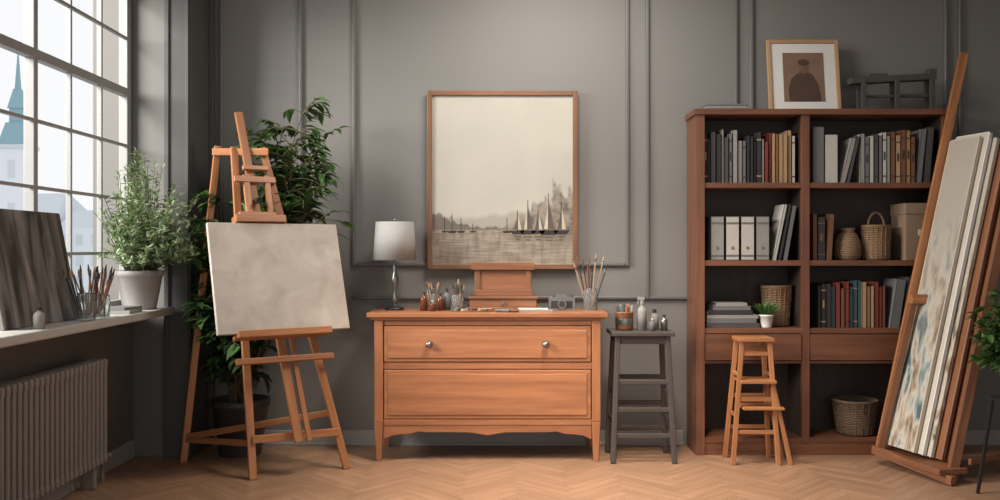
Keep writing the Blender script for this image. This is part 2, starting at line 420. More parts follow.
for i,(bx_,s,hh) in enumerate(((.1,.9,.16),(.17,1.0,.23),(.24,.9,.17),(.31,1.2,.28),(.395,1.0,.22),(.03,.6,.1),(-.28,.5,.1),(-.34,.6,.13),(-.2,.4,.06),(-.39,.4,.1))):
    z0=.256-(.022*s)
    b.prism([(bx_-.055*s,z0+.024*s),(bx_-.036*s,z0),(bx_+.036*s,z0),(bx_+.06*s,z0+.03*s)],yy,yy+.001,'boatd')
    b.bx(bx_-.0022,bx_+.0022,yy,yy+.001,z0+.01,z0+hh,'boatd')
    if s>.7:
        b.prism([(bx_+.004,z0+.034*s),(bx_+.032*s,z0+.034*s),(bx_+.004,z0+hh*.82)],yy,yy+.001,'sail' if i%2==0 else 'sail2')
        b.prism([(bx_-.004,z0+.034*s),(bx_-.004,z0+hh*.7),(bx_-.026*s,z0+.034*s)],yy,yy+.001,'sail2' if i%2==0 else 'sail')
        b.bx(bx_-.03*s,bx_+.03*s,yy,yy+.001,z0-.02,z0-.012,'sail2'); b.bx(bx_-.016*s,bx_+.02*s,yy,yy+.001,z0-.04,z0-.033,'sail2')
b.build('sailboats',parent=e)

# ------------------------------------------------------------ bookcase
b=MB(); m='case'; y0,y1=-.32,-.025; bxL,bxR,dv0,dv1=1.26,2.9,1.94,1.99
b.bx(bxL,bxL+.055,y0,y1,0,2.19,m); b.bx(bxR-.055,bxR,y0,y1,0,2.19,m); b.bx(dv0,dv1,y0+.004,y1,.08,2.19,m)
b.bx(bxL-.012,bxR+.012,y0-.012,y1,2.19,2.226,m)
for z in (1.737,1.236,.80):
    b.bx(bxL+.055,dv0,y0+.01,y1,z-.017,z+.017,m); b.bx(dv1,bxR-.055,y0+.01,y1,z-.017,z+.017,m)
b.bx(bxL+.055,bxR-.055,y0+.008,y1,.08,.113,m); b.bx(bxL+.055,bxR-.055,y0+.012,y0+.03,0,.08,m)
for a,c in ((bxL+.055,dv0),(dv1,bxR-.055)):
    b.bx(a,c,y0+.01,y1,.59,.607,m); b.bx(a+.005,c-.005,y0-.002,y0+.02,.612,.778,m)
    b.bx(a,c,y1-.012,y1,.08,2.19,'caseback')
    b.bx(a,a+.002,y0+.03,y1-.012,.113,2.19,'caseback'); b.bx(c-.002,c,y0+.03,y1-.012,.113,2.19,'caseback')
b.build('bookcase',bevel=.003)

def book(mb,x,w,yf,z,h,d,cov,lean=0,band=None):
    Rm=Euler((0,lean,0)).to_matrix(); o=Vector((x,yf,z))
    def bb(xa,xb,ya,yb,za,zb,mm):
        c=Vector(((xa+xb)/2,(ya+yb)/2,(za+zb)/2)); mb.box(o+Rm@c,(xb-xa,yb-ya,zb-za),mm,rot=Rm)
    t=.003
    bb(0,w,0,t*1.3,0,h,cov); bb(0,t,0,d,0,h,cov); bb(w-t,w,0,d,0,h,cov); bb(t,w-t,t,d-.005,.004,h-.005,'paper')
    if band:
        for q in (.12,.84): bb(.001,w-.001,-.001,0,h*q,h*q+.008,band)
        if R.random()<.5: bb(w*.3,w*.7,-.001,0,h*.45,h*.62,band)
def row(name,x0,x1,yf,z,h0,h1,cols,w0=.016,w1=.036,d=.2):
    mb=MB(); x=x0; n=len(cols)
    while True:
        w=R.uniform(w0,w1)
        if x+w>x1: break
        t=(x-x0)/(x1-x0); c=cols[min(n-1,int(t*n))]; c=R.choice(c) if isinstance(c,(list,tuple)) else c
        hh=R.uniform(h0,h1); book(mb,x,w,yf+R.uniform(0,.02),z,hh,d,c,band=R.choice([None,None,'btan','bdark']))
        x+=w+.0012
    return mb
zs1,zs2,zs3=1.7545,1.2535,.8175
yf=-.285
mb=row('b',1.32,1.925,yf,zs1,.26,.35,[['bgrey','bdark','bcharc'],['bgrey','bmid','bcharc'],['bwhite','bmid','bgrey'],['bred','bdark'],['bmid','bred'],['btan','bbrown','bochre'],['btan','bochre','bwhite']]); mb.build('books')
mb=MB()
book(mb,2.02,.075,yf,zs1,.36,.2,'bgrey'); book(mb,2.098,.085,yf,zs1,.31,.2,'bwhite')
book(mb,2.2,.03,yf,zs1,.3,.2,'bmid',lean=.25); book(mb,2.235,.026,yf,zs1,.31,.2,'bcharc',lean=.22)
x=2.33
for i in range(7):
    w=R.uniform(.018,.03); book(mb,x,w,yf,zs1,R.uniform(.28,.33),.2,['bmid','bgrey','bwhite','bcharc','bgrey','bwhite','bmid'][i],band=R.choice([None,'bdark'])); x+=w+.001
for i in range(5):
    w=R.uniform(.024,.034); book(mb,x,w,yf,zs1,R.uniform(.29,.35),.2,['bbrown','btan','bbrown','bochre','bbrown'][i],band='bdark'); x+=w+.001
book(mb,x+.005,.035,yf,zs1,.35,.2,'bgrey',lean=.1); book(mb,x+.05,.045,yf,zs1,.36,.2,'bcharc',lean=.08)
mb.build('books')
mb=MB(); x=1.36
for i in range(4):
    book(mb,x,.09,yf,zs2,.285,.22,'bcharc'); mb.box((x+.045,yf-.001,zs2+.142),(.08,.002,.275),['bmid','bwhite','bwhite','bmid'][i]); mb.box((x+.045,yf-.003,zs2+.24),(.08,.002,.012),'bgrey'); mb.box((x+.045,yf-.003,zs2+.03),(.08,.002,.012),'bgrey'); mb.cyl((x+.045,yf-.002,zs2+.08),(x+.045,yf-.005,zs2+.08),.01,.01,'bgrey'); x+=.0975
mb.build('ring_binders')
mb=MB(); book(mb,1.765,.02,yf,zs2,.37,.2,'bwhite',lean=.2); book(mb,1.795,.022,yf,zs2,.37,.2,'bdark',lean=.19); book(mb,1.828,.03,yf,zs2,.36,.2,'bgrey',lean=.17); mb.build('leaning_books')
mb=MB(); book(mb,2.02,.03,yf,zs2,.3,.2,'bbrown'); book(mb,2.052,.05,yf,zs2,.28,.2,'bdark',band='bbrown'); book(mb,2.105,.04,yf,zs2,.3,.2,'bbrown',lean=.06); mb.build('books')
mb=row('b',2.06,2.5,yf,zs3,.24,.31,[['bgrey','bteal','bdark'],['bred','bbrown'],['bteal','bochre','btan'],['bbrown','btan'],['bbrown','bred']],.02,.032); mb.build('books')
mb=MB(); book(mb,2.52,.06,yf,zs3,.32,.2,'bgrey',lean=.15); book(mb,2.6,.06,yf,zs3,.33,.2,'bcharc',lean=.12); mb.build('leaning_folders')
mb=MB(); z=zs3
for i,(w,h) in enumerate(((.34,.03),(.32,.028),(.33,.022),(.29,.03),(.24,.025),(.2,.02))):
    c=['bcharc','bgrey','bmid','bdark','bgrey','bmid'][i]; cx=1.5+R.uniform(-.015,.015)
    mb.bx(cx-w/2,cx+w/2,yf,yf+.22,z,z+.003,c); mb.bx(cx-w/2,cx+w/2,yf,yf+.22,z+h-.003,z+h,c); mb.bx(cx-w/2+.004,cx+w/2-.004,yf+.004,yf+.215,z+.003,z+h-.003,'paper'); mb.bx(cx-w/2,cx+w/2,yf-.003,yf,z,z+h,c); z+=h+.001
mb.build('book_stack')
def basket(name,c,r0,r1,h,mat,handle=False,sq=1,n=28):
    mb=MB(); mb.lathe([(.001,0),(r0,0),(r0*1.02+.003,h*.1),((r0+r1)/2*1.05,h*.5),(r1,h*.93),(r1+.006,h*.95),(r1+.006,h),(r1-.006,h),(r1-.01,h*.9),(r0-.008,.015),(.001,.012)],(0,0,0),mat,n,sq)
    if handle:
        pts=[Vector((math.cos(a)*r1*.6,0,h*.97+math.sin(a)*r1*1.0)) for a in [math.pi*i/12 for i in range(13)]]
        mb.tube(pts,.008,mat)
    for i in range(20):
        a=i/20*math.pi*2; mb.cyl((math.cos(a)*(r0+.004),math.sin(a)*(r0+.004)*sq,0.01),(math.cos(a)*(r1+.003),math.sin(a)*(r1+.003)*sq,h),.0035,.0035,mat,5)
    return mb.build(name,loc=c)
mb=MB(); mb.lathe([(.001,0),(.075,0),(.088,.04),(.084,.12),(.06,.17),(.042,.185),(.052,.21),(.044,.21),(.03,.185),(.001,.18)],(0,0,0),'wicker',20); mb.build('burlap_sack',loc=(2.28,-.19,zs2))
basket('handled_wicker_basket',(2.47,-.19,zs2),.08,.088,.23,'wicker',True)
basket('wicker_basket',(1.83,-.14,zs3),.075,.095,.27,'wicker')
basket('storage_basket',(2.33,-.19,.1135),.11,.14,.23,'wicker2',False)
mb=MB(); mb.bx(2.625,2.83,-.28,-.06,zs2,zs2+.3,'kraft'); mb.bx(2.62,2.835,-.285,-.055,zs2+.3,zs2+.37,'kraft'); mb.bx(2.7,2.76,-.288,-.285,zs2+.16,zs2+.2,'paper'); mb.build('storage_box',bevel=.003)
mb=MB(); mb.bx(1.32,1.6,-.3,-.1,2.2265,2.238,'bgrey'); mb.bx(1.33,1.59,-.295,-.11,2.238,2.253,'bmid'); mb.bx(1.325,1.6,-.3,-.1,2.253,2.262,'bgrey'); mb.build('sketchbook_stack')
e=empty('framed_portrait_photograph',(2.015,-.16,2.2265),(math.radians(-8),0,0))
mb=MB(); w,h,t=.475,.50,.024
for a in ((-w/2,-w/2+t,0,h),(w/2-t,w/2,0,h),(-w/2+t,w/2-t,0,t),(-w/2+t,w/2-t,h-t,h)): mb.bx(a[0],a[1],-.01,.015,a[2],a[3],'pale')
mb.bx(-w/2+t,w/2-t,.0,.012,t,h-t,'white'); mb.build('frame',bevel=.002,parent=e)
M['port']=plain('sepia_print',(122,98,80),.5,var=.35,scale=9); M['port2']=plain('sepia_dark',(78,59,48),.5,var=.3,scale=16); M['port3']=plain('sepia_skin',(112,86,70),.5,var=.25,scale=25)
mb=MB(); mb.bx(-.135,.135,-.003,.0,.075,.41,'port')
def ell(cx,cz,rx,rz,y,mm): mb.prism([(cx+rx*math.cos(a),cz+rz*math.sin(a)) for a in [2*math.pi*i/20 for i in range(20)]],y,y+.001,mm)
mb.prism([(-.1,.076),(-.105,.16),(-.085,.23),(-.05,.262),(-.02,.275),(.03,.275),(.06,.258),(.09,.2),(.105,.13),(.11,.076)],-.0045,-.0035,'port2')
ell(.0,.31,.034,.045,-.0055,'port3'); ell(0,.342,.038,.022,-.008,'port2'); mb.build('portrait_print',parent=e)
mb=MB(); m='trestle'
mb.beam((2.3,-.17,2.43),(2.86,-.17,2.46),.04,.08,m,(0,0,1)); mb.beam((2.38,-.17,2.33),(2.83,-.17,2.335),.018,.02,m,(0,0,1))
for x in (2.38,2.60,2.83):
    mb.beam((x,-.13,2.44),(x,-.13,2.2265),.028,.02,m); mb.beam((x,-.21,2.44),(x,-.21,2.2265),.028,.02,m); mb.bx(x-.022,x+.022,-.23,-.11,2.2265,2.24,m)
mb.box((2.84,-.17,2.49),(.05,.06,.04),m); mb.box((2.48,-.17,2.465),(.12,.07,.025),m)
mb.build('wooden_trestle',bevel=.002)

# ------------------------------------------------------------ easel left
mb=MB(); m='easel'
F1=Vector((-1.417,-.935,0));F2=Vector((-.922,-.675,0));RF=Vector((-1.97,-.5,0))
T1=Vector((-1.655,-.5,1.96));T2=Vector((-1.49,-.46,1.96))
sd=(.85,.5,0)
def lerp(a,b_,t): return a+(b_-a)*t
mb.beam(F1,T1,.045,.026,m,sd); mb.beam(F2,T2,.045,.026,m,sd)
TR=Vector((-1.765,-.47,1.97)); mb.beam(RF,TR,.042,.026,m,sd)
MBm=Vector((-1.17,-.86,.2)); MT=Vector((-1.635,-.475,2.18))
mb.beam(MBm,MT,.05,.024,m,sd)
mb.beam(MBm+Vector((.055,.03,0)),lerp(MBm,MT,.55)+Vector((.055,.03,0)),.03,.022,m,sd)
def at(a,b_,z): return lerp(a,b_,(z-a.z)/(b_.z-a.z))
off=Vector((.28,-.41,0)).normalized()
mb.beam(at(F1,T1,.225)+off*.026,at(F2,T2,.225)+off*.026,.045,.02,m,(0,0,1))
mb.beam(at(RF,TR,.16)+off*.02,at(F2,T2,.33)+off*-.026,.04,.02,m,(0,0,1))
mb.beam(at(RF,TR,.14),at(F1,T1,.2),.035,.02,m,(0,0,1))
mb.beam(at(RF,TR,1.93)+Vector((-.02,-.03,.0)),at(F2,T2,1.93)+Vector((.04,-.03,0)),.045,.022,m,(0,0,1))
a35=math.radians(35); r=Vector((math.cos(a35),math.sin(a35),0)); nv=Vector((math.sin(a35),-math.cos(a35),0))
L17=math.radians(17.5); up=Vector((0,0,math.cos(L17)))-nv*math.sin(L17); fn=r.cross(up)
if fn.dot(nv)<0: fn=-fn
C0=Vector((-1.26,-.8,.838))
Rm=Matrix((r,-fn,up)).transposed()
def lb(u0,u1,n0,n1,v0,v1,mm): mb.box(C0+r*(u0+u1)/2-fn*(n0+n1)/2+up*(v0+v1)/2,(u1-u0,abs(n1-n0),v1-v0),mm,rot=Rm)
lb(-.3,.27,-.045,.06,-.028,-.002,m); lb(-.3,.27,-.055,-.042,-.03,.012,m)
lb(-.3,.3,.03,.06,-.17,-.135,m)
lb(-.235,.075,-.03,.06,.675,.722,m); lb(-.2,.03,.0,.07,.722,.75,m)
lb(-.145,-.105,.03,.055,.74,1.0,m); lb(-.01,.025,.03,.055,.74,1.0,m); lb(-.2,.06,.025,.05,.95,.99,m)
lb(-.14,.02,.02,.05,1.03,1.06,m)
kn=at(MBm,MT,1.62); mb.cyl(kn,kn+off*.09,.014,.02,'darkmetal')
mb.build('artist_easel',bevel=.004)
mb=MB(); mb.box((0,0,.335),(.81,.03,.67),'canvas')
ob=mb.build('blank_canvas',bevel=.003); ob.matrix_world=Matrix.Translation(C0)@Rm.to_4x4()

# ------------------------------------------------------------ right easel with canvases
g=Vector((.25,-.968,0)).normalized(); n_=Vector((-.968,-.25,0)).normalized(); L=math.radians(14)
v_=Vector((0,0,math.cos(L)))-n_*math.sin(L); f_=g.cross(v_)
if f_.dot(n_)<0: f_=-f_
O=Vector((2.385,-.57,.125)); Rm2=Matrix((g,f_,v_)).transposed()
def stackpaint(name,cols,lo,hi,top):
    m,nt,bs=newmat(name)
    at_=N(nt,'ShaderNodeTexCoord'); mp=N(nt,'ShaderNodeMapping'); mp.inputs['Scale'].default_value=(9,9,1.3); mp.inputs['Rotation'].default_value=(0,math.radians(-14),0); nt.links.new(at_.outputs['Object'],mp.inputs[0])
    n=N(nt,'ShaderNodeTexNoise'); n.inputs['Scale'].default_value=1.8; n.inputs['Detail'].default_value=6; n.inputs['Distortion'].default_value=.5
    nt.links.new(mp.outputs[0],n.inputs['Vector'])
    cr=N(nt,'ShaderNodeValToRGB'); e_=cr.color_ramp.elements
    e_[0].position=.35; e_[0].color=lin(cols[0]); e_[1].position=.66; e_[1].color=lin(cols[4])
    for p,c in ((.43,cols[1]),(.5,cols[2]),(.58,cols[3])):
        q=e_.new(p); q.color=lin(c)
    nt.links.new(n.outputs['Fac'],cr.inputs[0])
    sp=N(nt,'ShaderNodeSeparateXYZ'); nt.links.new(at_.outputs['Object'],sp.inputs[0])
    mr=N(nt,'ShaderNodeMapRange'); mr.inputs[1].default_value=lo; mr.inputs[2].default_value=hi; nt.links.new(sp.outputs['Z'],mr.inputs[0])
    nt.links.new(mixc(nt,mr.outputs[0],cr.outputs[0],lin(top)),bs.inputs['Base Color']); bs.inputs['Roughness'].default_value=.75
    return m
M['abs']=stackpaint('abstract_paint',((76,92,92),(140,152,148),(186,178,164),(158,142,120),(104,88,70)),.6,1.5,(168,160,148))
M['abs2']=stackpaint('abstract_paint_warm',((92,78,66),(174,164,146),(190,182,168),(140,112,86),(84,92,84)),.6,1.6,(182,174,160))
e=empty('stacked_canvases',O)
for i,(u0,w,h,mm,em,op) in enumerate(((0,.23,1.93,'abs','cream',0),(.01,.26,1.96,'cream','white',.03),(.0,.30,1.93,'abs2','abs2',.062),(0,.35,1.9,'easelD','easelD',.095),(.0,.40,1.84,'easelD','easelD',.135))):
    mb=MB(); off0=-f_*op
    t=.022
    mb.box(g*(u0+w/2)+v_*h/2+off0,(w,t,h),mm,rot=Rm2)
    mb.box(g*(u0+w+.004)+v_*h/2+off0,(.008,t+.002,h+.004),em,rot=Rm2); mb.box(g*(u0-.004)+v_*h/2+off0,(.008,t+.002,h+.004),em,rot=Rm2); mb.box(g*(u0+w/2)+v_*(h+.004)+off0,(w,t+.002,.008),em,rot=Rm2)
    mb.build('canvas_%d'%(i+1),bevel=.002,parent=e)
mb=MB(); m='easelD'
def P(u,nn,v): return O+g*u-f_*nn+v_*v
mb.beam(P(-.05,-.01,-.05),P(-.05,-.01,2.52),.055,.026,'easel',(1,0,0))
mb.beam(P(.46,.08,-.12),P(.46,.08,2.45),.055,.03,m,(1,0,0))
mb.beam((2.55,-.56,1.02),(2.33,-.58,.1),.04,.024,m,(1,0,0))
mb.beam((2.31,-.54,.09),(2.53,-1.08,.03),.05,.04,m,(0,0,1))
mb.beam(P(-.08,.05,-.04),P(.5,.05,-.04),.19,.03,m,(1,0,0))
mb.beam((2.52,-.57,1.02),(2.68,-.57,1.02),.055,.06,'easel',(0,0,1))
mb.beam(P(-.08,.19,.9),P(.52,.19,.9),.05,.025,m,(0,0,1)); mb.beam(P(-.05,.19,1.75),P(.52,.19,1.75),.05,.025,m,(0,0,1))
mb.beam(P(.49,.1,1.97)+Vector((-.1,0,-.02)),P(.49,.1,1.97)+Vector((.12,0,.04)),.035,.022,'easel',(0,0,1))
mb.beam(P(.3,.21,1.95),(3.36,-.6,0),.045,.028,m,(0,1,0))
mb.beam((2.84,-.98,.98),(3.15,-.66,.95),.035,.02,m,(0,0,1))
mb.beam((2.66,-1.0,.12),(3.33,-.62,.12),.035,.02,m,(0,0,1))
mb.build('studio_easel',bevel=.003)

# ------------------------------------------------------------ stools
mb=MB(); m='greypaint'; cx,cy=.888,-.39
mb.bx(cx-.195,cx+.195,cy-.15,cy+.15,.785,.812,m); mb.bx(cx-.165,cx+.165,cy-.12,cy+.12,.735,.785,m)
lg={}
for sx in (-1,1):
    for sy in (-1,1):
        a=Vector((cx+sx*.155,cy+sy*.11,.785)); c=Vector((cx+sx*.19,cy+sy*.15,0)); lg[sx,sy]=(c,a); mb.beam(c,a,.032,.032,m)
for z in (.5,.33,.17):
    for sy in (-1,1): mb.beam(at(*lg[-1,sy],z),at(*lg[1,sy],z),.03,.016,m,(0,0,1))
for z in (.42,.25):
    for sx in (-1,1): mb.beam(at(*lg[sx,-1],z),at(*lg[sx,1],z),.03,.016,m,(0,0,1))
mb.build('bar_stool',bevel=.005)
mb=MB(); m='easel'; cx=1.58; cy=-.475
mb.bx(cx-.11,cx+.11,cy-.095,cy+.085,.755,.778,m)
lg={}
for sx in (-1,1):
    for sy in (-1,1):
        a=Vector((cx+sx*.085,cy+sy*.065,.756)); c=Vector((cx+sx*.14-.01,cy+sy*.1,0)); lg[sx,sy]=(c,a); mb.beam(c,a,.028,.024,m)
for z in (.68,.4,.2):
    for sy in (-1,1): mb.beam(at(*lg[-1,sy],z),at(*lg[1,sy],z),.026,.014,m,(0,0,1))
for z in (.55,.3,):
    for sx in (-1,1): mb.beam(at(*lg[sx,-1],z),at(*lg[sx,1],z),.024,.014,m,(0,0,1))
mb.bx(cx-.1,cx+.115,cy-.12,cy+.07,.50,.52,m); mb.bx(cx-.09,cx+.16,cy-.13,cy+.06,.34,.356,m)
for sy in (-1,1): mb.beam((cx+.205,cy-.01+sy*.09,0),(cx+.1,cy-.01+sy*.07,.5),.026,.022,m)
mb.build('step_stool',bevel=.003)

def brushes(mb,c,n,h0,h1,spread,mats=('pale','bdark','bred','steel','easel')):
    for i in range(n):
        a=R.uniform(0,6.28); rr=R.uniform(0,spread); d=Vector((math.cos(a)*rr*1.6,math.sin(a)*rr*1.2,1)); h=R.uniform(h0,h1)
        p=Vector(c)+Vector((math.cos(a)*rr*.12,math.sin(a)*rr*.12,.008)); q=p+d.normalized()*h
        dn=d.normalized()
        mb.cyl(p,q,.0028,.0045,R.choice(mats),6); mb.cyl(q,q+dn*.022,.0055,.0055,'steel',6); mb.cyl(q+dn*.022,q+dn*.055,.007,.0025,R.choice(['bbrown','bdark','btan']),6)
def jar(name,c,r,h,mat='glass',n=7,h0=.16,h1=.22,spread=.3,label=None):
    e=MB(); e.lathe([(.001,0),(r*.95,0),(r,.006),(r,h*.85),(r*.93,h*.92),(r*.95,h),(r*.88,h),(r*.86,h*.9),(r*.9,.01),(.001,.009)],(0,0,0),mat)
    if n: brushes(e,(0,0,.012),n,h0,h1,spread)
    if label: e.lathe([(r+.001,h*.2),(r+.001,h*.65)],(0,0,0),label)
    return e.build(name,loc=c)
mb=MB(); mb.lathe([(.001,0),(.052,0),(.056,.01),(.056,.1),(.06,.108),(.06,.115),(.052,.115),(.05,.02),(.001,.015)],(0,0,0),'easelD')
mb.lathe([(.0565,.035),(.0575,.04),(.0575,.07),(.0565,.075)],(0,0,0),'steel')
for i in range(12):
    a=i*.9; rr=.018+.02*(i%2); mb.cyl((rr*math.cos(a),rr*math.sin(a),.02),(rr*1.3*math.cos(a),rr*1.3*math.sin(a),.15+R.uniform(-.01,.015)),.008,.008,['borange','bwhite','btan','bred','bmid','bteal'][i%6],8)
mb.build('pencil_pot',loc=(.79,-.38,.8125))
def bottle(name,c,r,h,mat,cap):
    e=MB(); e.lathe([(.001,0),(r,0),(r,h*.62),(r*.8,h*.72),(r*.35,h*.8),(r*.35,h*.86)],(0,0,0),mat,18); e.cyl((0,0,h*.85),(0,0,h),r*.45,r*.42,cap,14); return e.build(name,loc=c)
mb=MB(); mb.lathe([(.001,0),(.03,0),(.03,.12),(.024,.14),(.01,.15),(.01,.17)],(0,0,0),'bmid',18); mb.cyl((0,0,.165),(0,0,.19),.013,.013,'bmid'); mb.box((-.008,0,.2),(.045,.016,.018),'bmid'); mb.beam((-.022,0,.195),(-.03,0,.165),.006,.01,'bmid'); mb.cyl((-.03,0,.203),(-.04,0,.203),.005,.004,'bdark',8); mb.build('spray_bottle',loc=(.9,-.4,.8125))
bottle('white_bottle',(.985,-.36,.8125),.028,.13,'bmid','bdark'); bottle('small_bottle',(1.035,-.42,.8125),.022,.1,'steel','bdark')
bottle('small_bottle',(.955,-.46,.8125),.02,.08,'bgrey','bwhite')

# ------------------------------------------------------------ dresser top
T=.9305
mb=MB(); mb.lathe([(.001,0),(.06,0),(.062,.008),(.05,.018),(.016,.028),(.012,.05)],(0,0,0),'darkmetal'); mb.lathe([(.012,.05),(.02,.07),(.012,.09),(.011,.14),(.022,.17),(.026,.2),(.014,.235),(.01,.25),(.008,.34)],(0,0,0),'steel')
mb.lathe([(.139,.325),(.142,.325),(.124,.572),(.121,.572),(.139,.325)],(0,0,0),'shade',36)
for a in (0,2.09,4.19): mb.cyl((0,0,.555),(math.cos(a)*.122,math.sin(a)*.122,.56),.002,.002,'steel',6)
mb.cyl((0,0,.33),(0,0,.58),.006,.004,'steel'); mb.ball((0,0,.585),.009,'steel'); mb.ball((0,0,.43),.03,'white',1.2)
mb.build('table_lamp',loc=(-.685,-.24,T))
jar('brush_jar',(-.44,-.27,T),.036,.1,'glass',n=10,h0=.09,h1=.12,spread=.2)
jar('brush_jar',(-.275,-.27,T),.04,.1,'glass',n=10,h0=.09,h1=.13,spread=.25)
bottle('amber_bottle',(-.49,-.32,T),.024,.12,'amber','bdark'); bottle('amber_bottle',(-.385,-.3,T),.022,.11,'amber','bdark'); bottle('ink_bottle',(-.345,-.26,T),.024,.14,'bgrey','bdark')
bottle('amber_bottle',(-.43,-.36,T),.02,.07,'amber','bwhite')
jar('large_brush_jar',(.585,-.26,T),.045,.14,'glass',n=12,h0=.2,h1=.3,spread=.22)
mb=MB(); m='easelD'; cx,cy=.02,-.2
mb.bx(cx-.235,cx+.235,cy-.14,cy+.12,T,T+.022,m); mb.bx(cx-.215,cx+.215,cy-.12,cy+.11,T+.022,T+.075,m); mb.bx(cx-.225,cx+.225,cy-.13,cy+.11,T+.075,T+.09,m)
mb.bx(cx-.19,cx+.19,cy-.04,cy+.05,T+.09,T+.13,m); mb.bx(cx-.185,cx+.185,cy-.02,cy+.03,T+.13,T+.26,m); mb.bx(cx-.205,cx+.205,cy-.045,cy+.04,T+.26,T+.31,m)
mb.bx(cx-.185,cx-.15,cy-.03,cy-.02,T+.09,T+.26,m); mb.bx(cx+.15,cx+.185,cy-.03,cy-.02,T+.09,T+.26,m); mb.cyl((cx,cy-.12,T+.05),(cx,cy-.132,T+.05),.01,.01,'knob')
mb.build('tabletop_easel_box',bevel=.003)
mb=MB(); pts=[(math.cos(a)*.15*(1+.1*math.sin(2*a)),math.sin(a)*.06*(1-.15*math.cos(a))) for a in [2*math.pi*i/28 for i in range(28)]]
n=len(pts); vs=[(x,y,0) for x,y in pts]+[(x,y,.006) for x,y in pts]
mb.add(vs,[tuple(reversed(range(n))),tuple(range(n,2*n))]+[(i,(i+1)%n,n+(i+1)%n,n+i) for i in range(n)],'frame')
for i in range(12):
    a=i*.5+.3; mb.ball((math.cos(a)*.11,math.sin(a)*.04,.01),.014,['bred','bochre','bteal','bwhite','bdark','borange','bgreen','bgrey','btan'][i%9],.7,8)
mb.cyl((-.05,-.03,.016),(.14,.02,.018),.004,.005,'pale',6); mb.cyl((-.12,.01,.016),(.05,-.035,.02),.004,.005,'bdark',6)
mb.build('paint_palette',loc=(-.19,-.42,T))
mb=MB()
for i in range(6):
    x=.0+i*.02; a=R.uniform(-.5,.5); mb.cyl((x-.03,-.47,T+.011),(x-.03+.05*math.cos(a),-.47+.03*math.sin(a),T+.011),.01,.011,R.choice(['bdark','bgrey','bmid','bbrown']),8)
mb.build('paint_tubes')
mb=MB(); mb.box((.22,-.39,T+.006),(.22,.1,.012),'bmid',rot=(0,0,.05)); mb.box((.21,-.38,T+.016),(.19,.09,.006),'paper',rot=(0,0,-.06)); mb.build('sketch_pads',bevel=.001)
mb=MB(); mb.bx(-.085,.085,-.03,.03,0,.085,'steel'); mb.bx(-.07,.07,-.0305,-.03,.012,.06,'bdark'); mb.bx(-.04,.03,-.022,.022,.085,.105,'steel'); mb.cyl((.0,-.03,.04),(.0,-.055,.04),.03,.028,'steel',20); mb.cyl((0,-.055,.04),(0,-.057,.04),.02,.02,'bdark',20); mb.cyl((.06,0,.085),(.06,0,.095),.012,.012,'knob'); mb.cyl((-.062,0,.085),(-.062,0,.094),.014,.014,'knob')
mb.build('vintage_camera',bevel=.004,loc=(.40,-.25,T))

# ------------------------------------------------------------ sill items
S=.9605
def darkabs():
    m,nt,bs=newmat('charcoal_abstract')
    tc=N(nt,'ShaderNodeTexCoord'); w=N(nt,'ShaderNodeTexNoise'); w.inputs['Scale'].default_value=3.5; w.inputs['Detail'].default_value=8; w.inputs['Distortion'].default_value=.6
    mp=N(nt,'ShaderNodeMapping'); mp.inputs['Scale'].default_value=(1,3.2,.6); mp.inputs['Rotation'].default_value=(.6,0,0); nt.links.new(tc.outputs['Object'],mp.inputs[0]); nt.links.new(mp.outputs[0],w.inputs['Vector'])
    mr=N(nt,'ShaderNodeMapRange'); mr.inputs[1].default_value=.38; mr.inputs[2].default_value=.68; nt.links.new(w.outputs['Fac'],mr.inputs[0])
    nt.links.new(mixc(nt,mr.outputs[0],lin((36,34,34)),lin((142,135,130))),bs.inputs['Base Color']); return m
M['darkabs']=darkabs()
mb=MB(); mb.box((0,0,.275),(.022,.72,.56),'darkabs'); ob=mb.build('charcoal_painting',bevel=.002,loc=(-2.215,-1.74,S+.005),rot=(0,math.radians(-11),0))
jar('brush_jar',(-2.12,-1.385,S),.05,.13,'glass',n=16,h0=.17,h1=.22,spread=.28)
jar('brush_jar',(-2.115,-1.50,S),.045,.14,'glass',n=12,h0=.17,h1=.21,spread=.25)
jar('glass_jar',(-2.14,-1.27,S),.045,.12,'glass',n=3,h0=.1,h1=.13)
bottle('small_bottle',(-2.1,-2.0,S),.025,.1,'bmid','bdark')
mb=MB(); mb.box((-2.165,-.95,S+.01),(.16,.24,.02),'bmid',rot=(0,0,.1)); mb.box((-2.165,-.95,S+.028),(.14,.2,.015),'bgrey',rot=(0,0,-.1)); mb.build('book_stack',bevel=.001)

# ------------------------------------------------------------ plants
def pot(mb,r0,r1,h,mat):
    mb.lathe([(.001,0),(r0,0),(r0*1.02,.01),(r1*.97,h*.85),(r1*1.04,h*.87),(r1*1.05,h),(r1*.93,h),(r1*.92,h*.88),(.001,h*.88)],(0,0,0),mat,32)
    mb.lathe([(r1*.925,h*.9),(.001,h*.93)],(0,0,0),'soil',24)
def curve(p,q,bend,n=7):
    p=Vector(p);q=Vector(q);c=(p+q)/2+Vector(bend); return [(p*(1-t)**2+c*2*t*(1-t)+q*t*t) for t in [i/(n-1) for i in range(n)]]
def rv(s=1): return Vector((R.uniform(-1,1),R.uniform(-1,1),R.uniform(-1,1)))*s
e=empty('potted_sage_plant',(-2.19,-.63,S))
mb=MB(); pot(mb,.095,.135,.235,'potgrey'); mb.build('pot',parent=e)
mb=MB()
def okp(p): return p.x>-.145 and p.y<.2
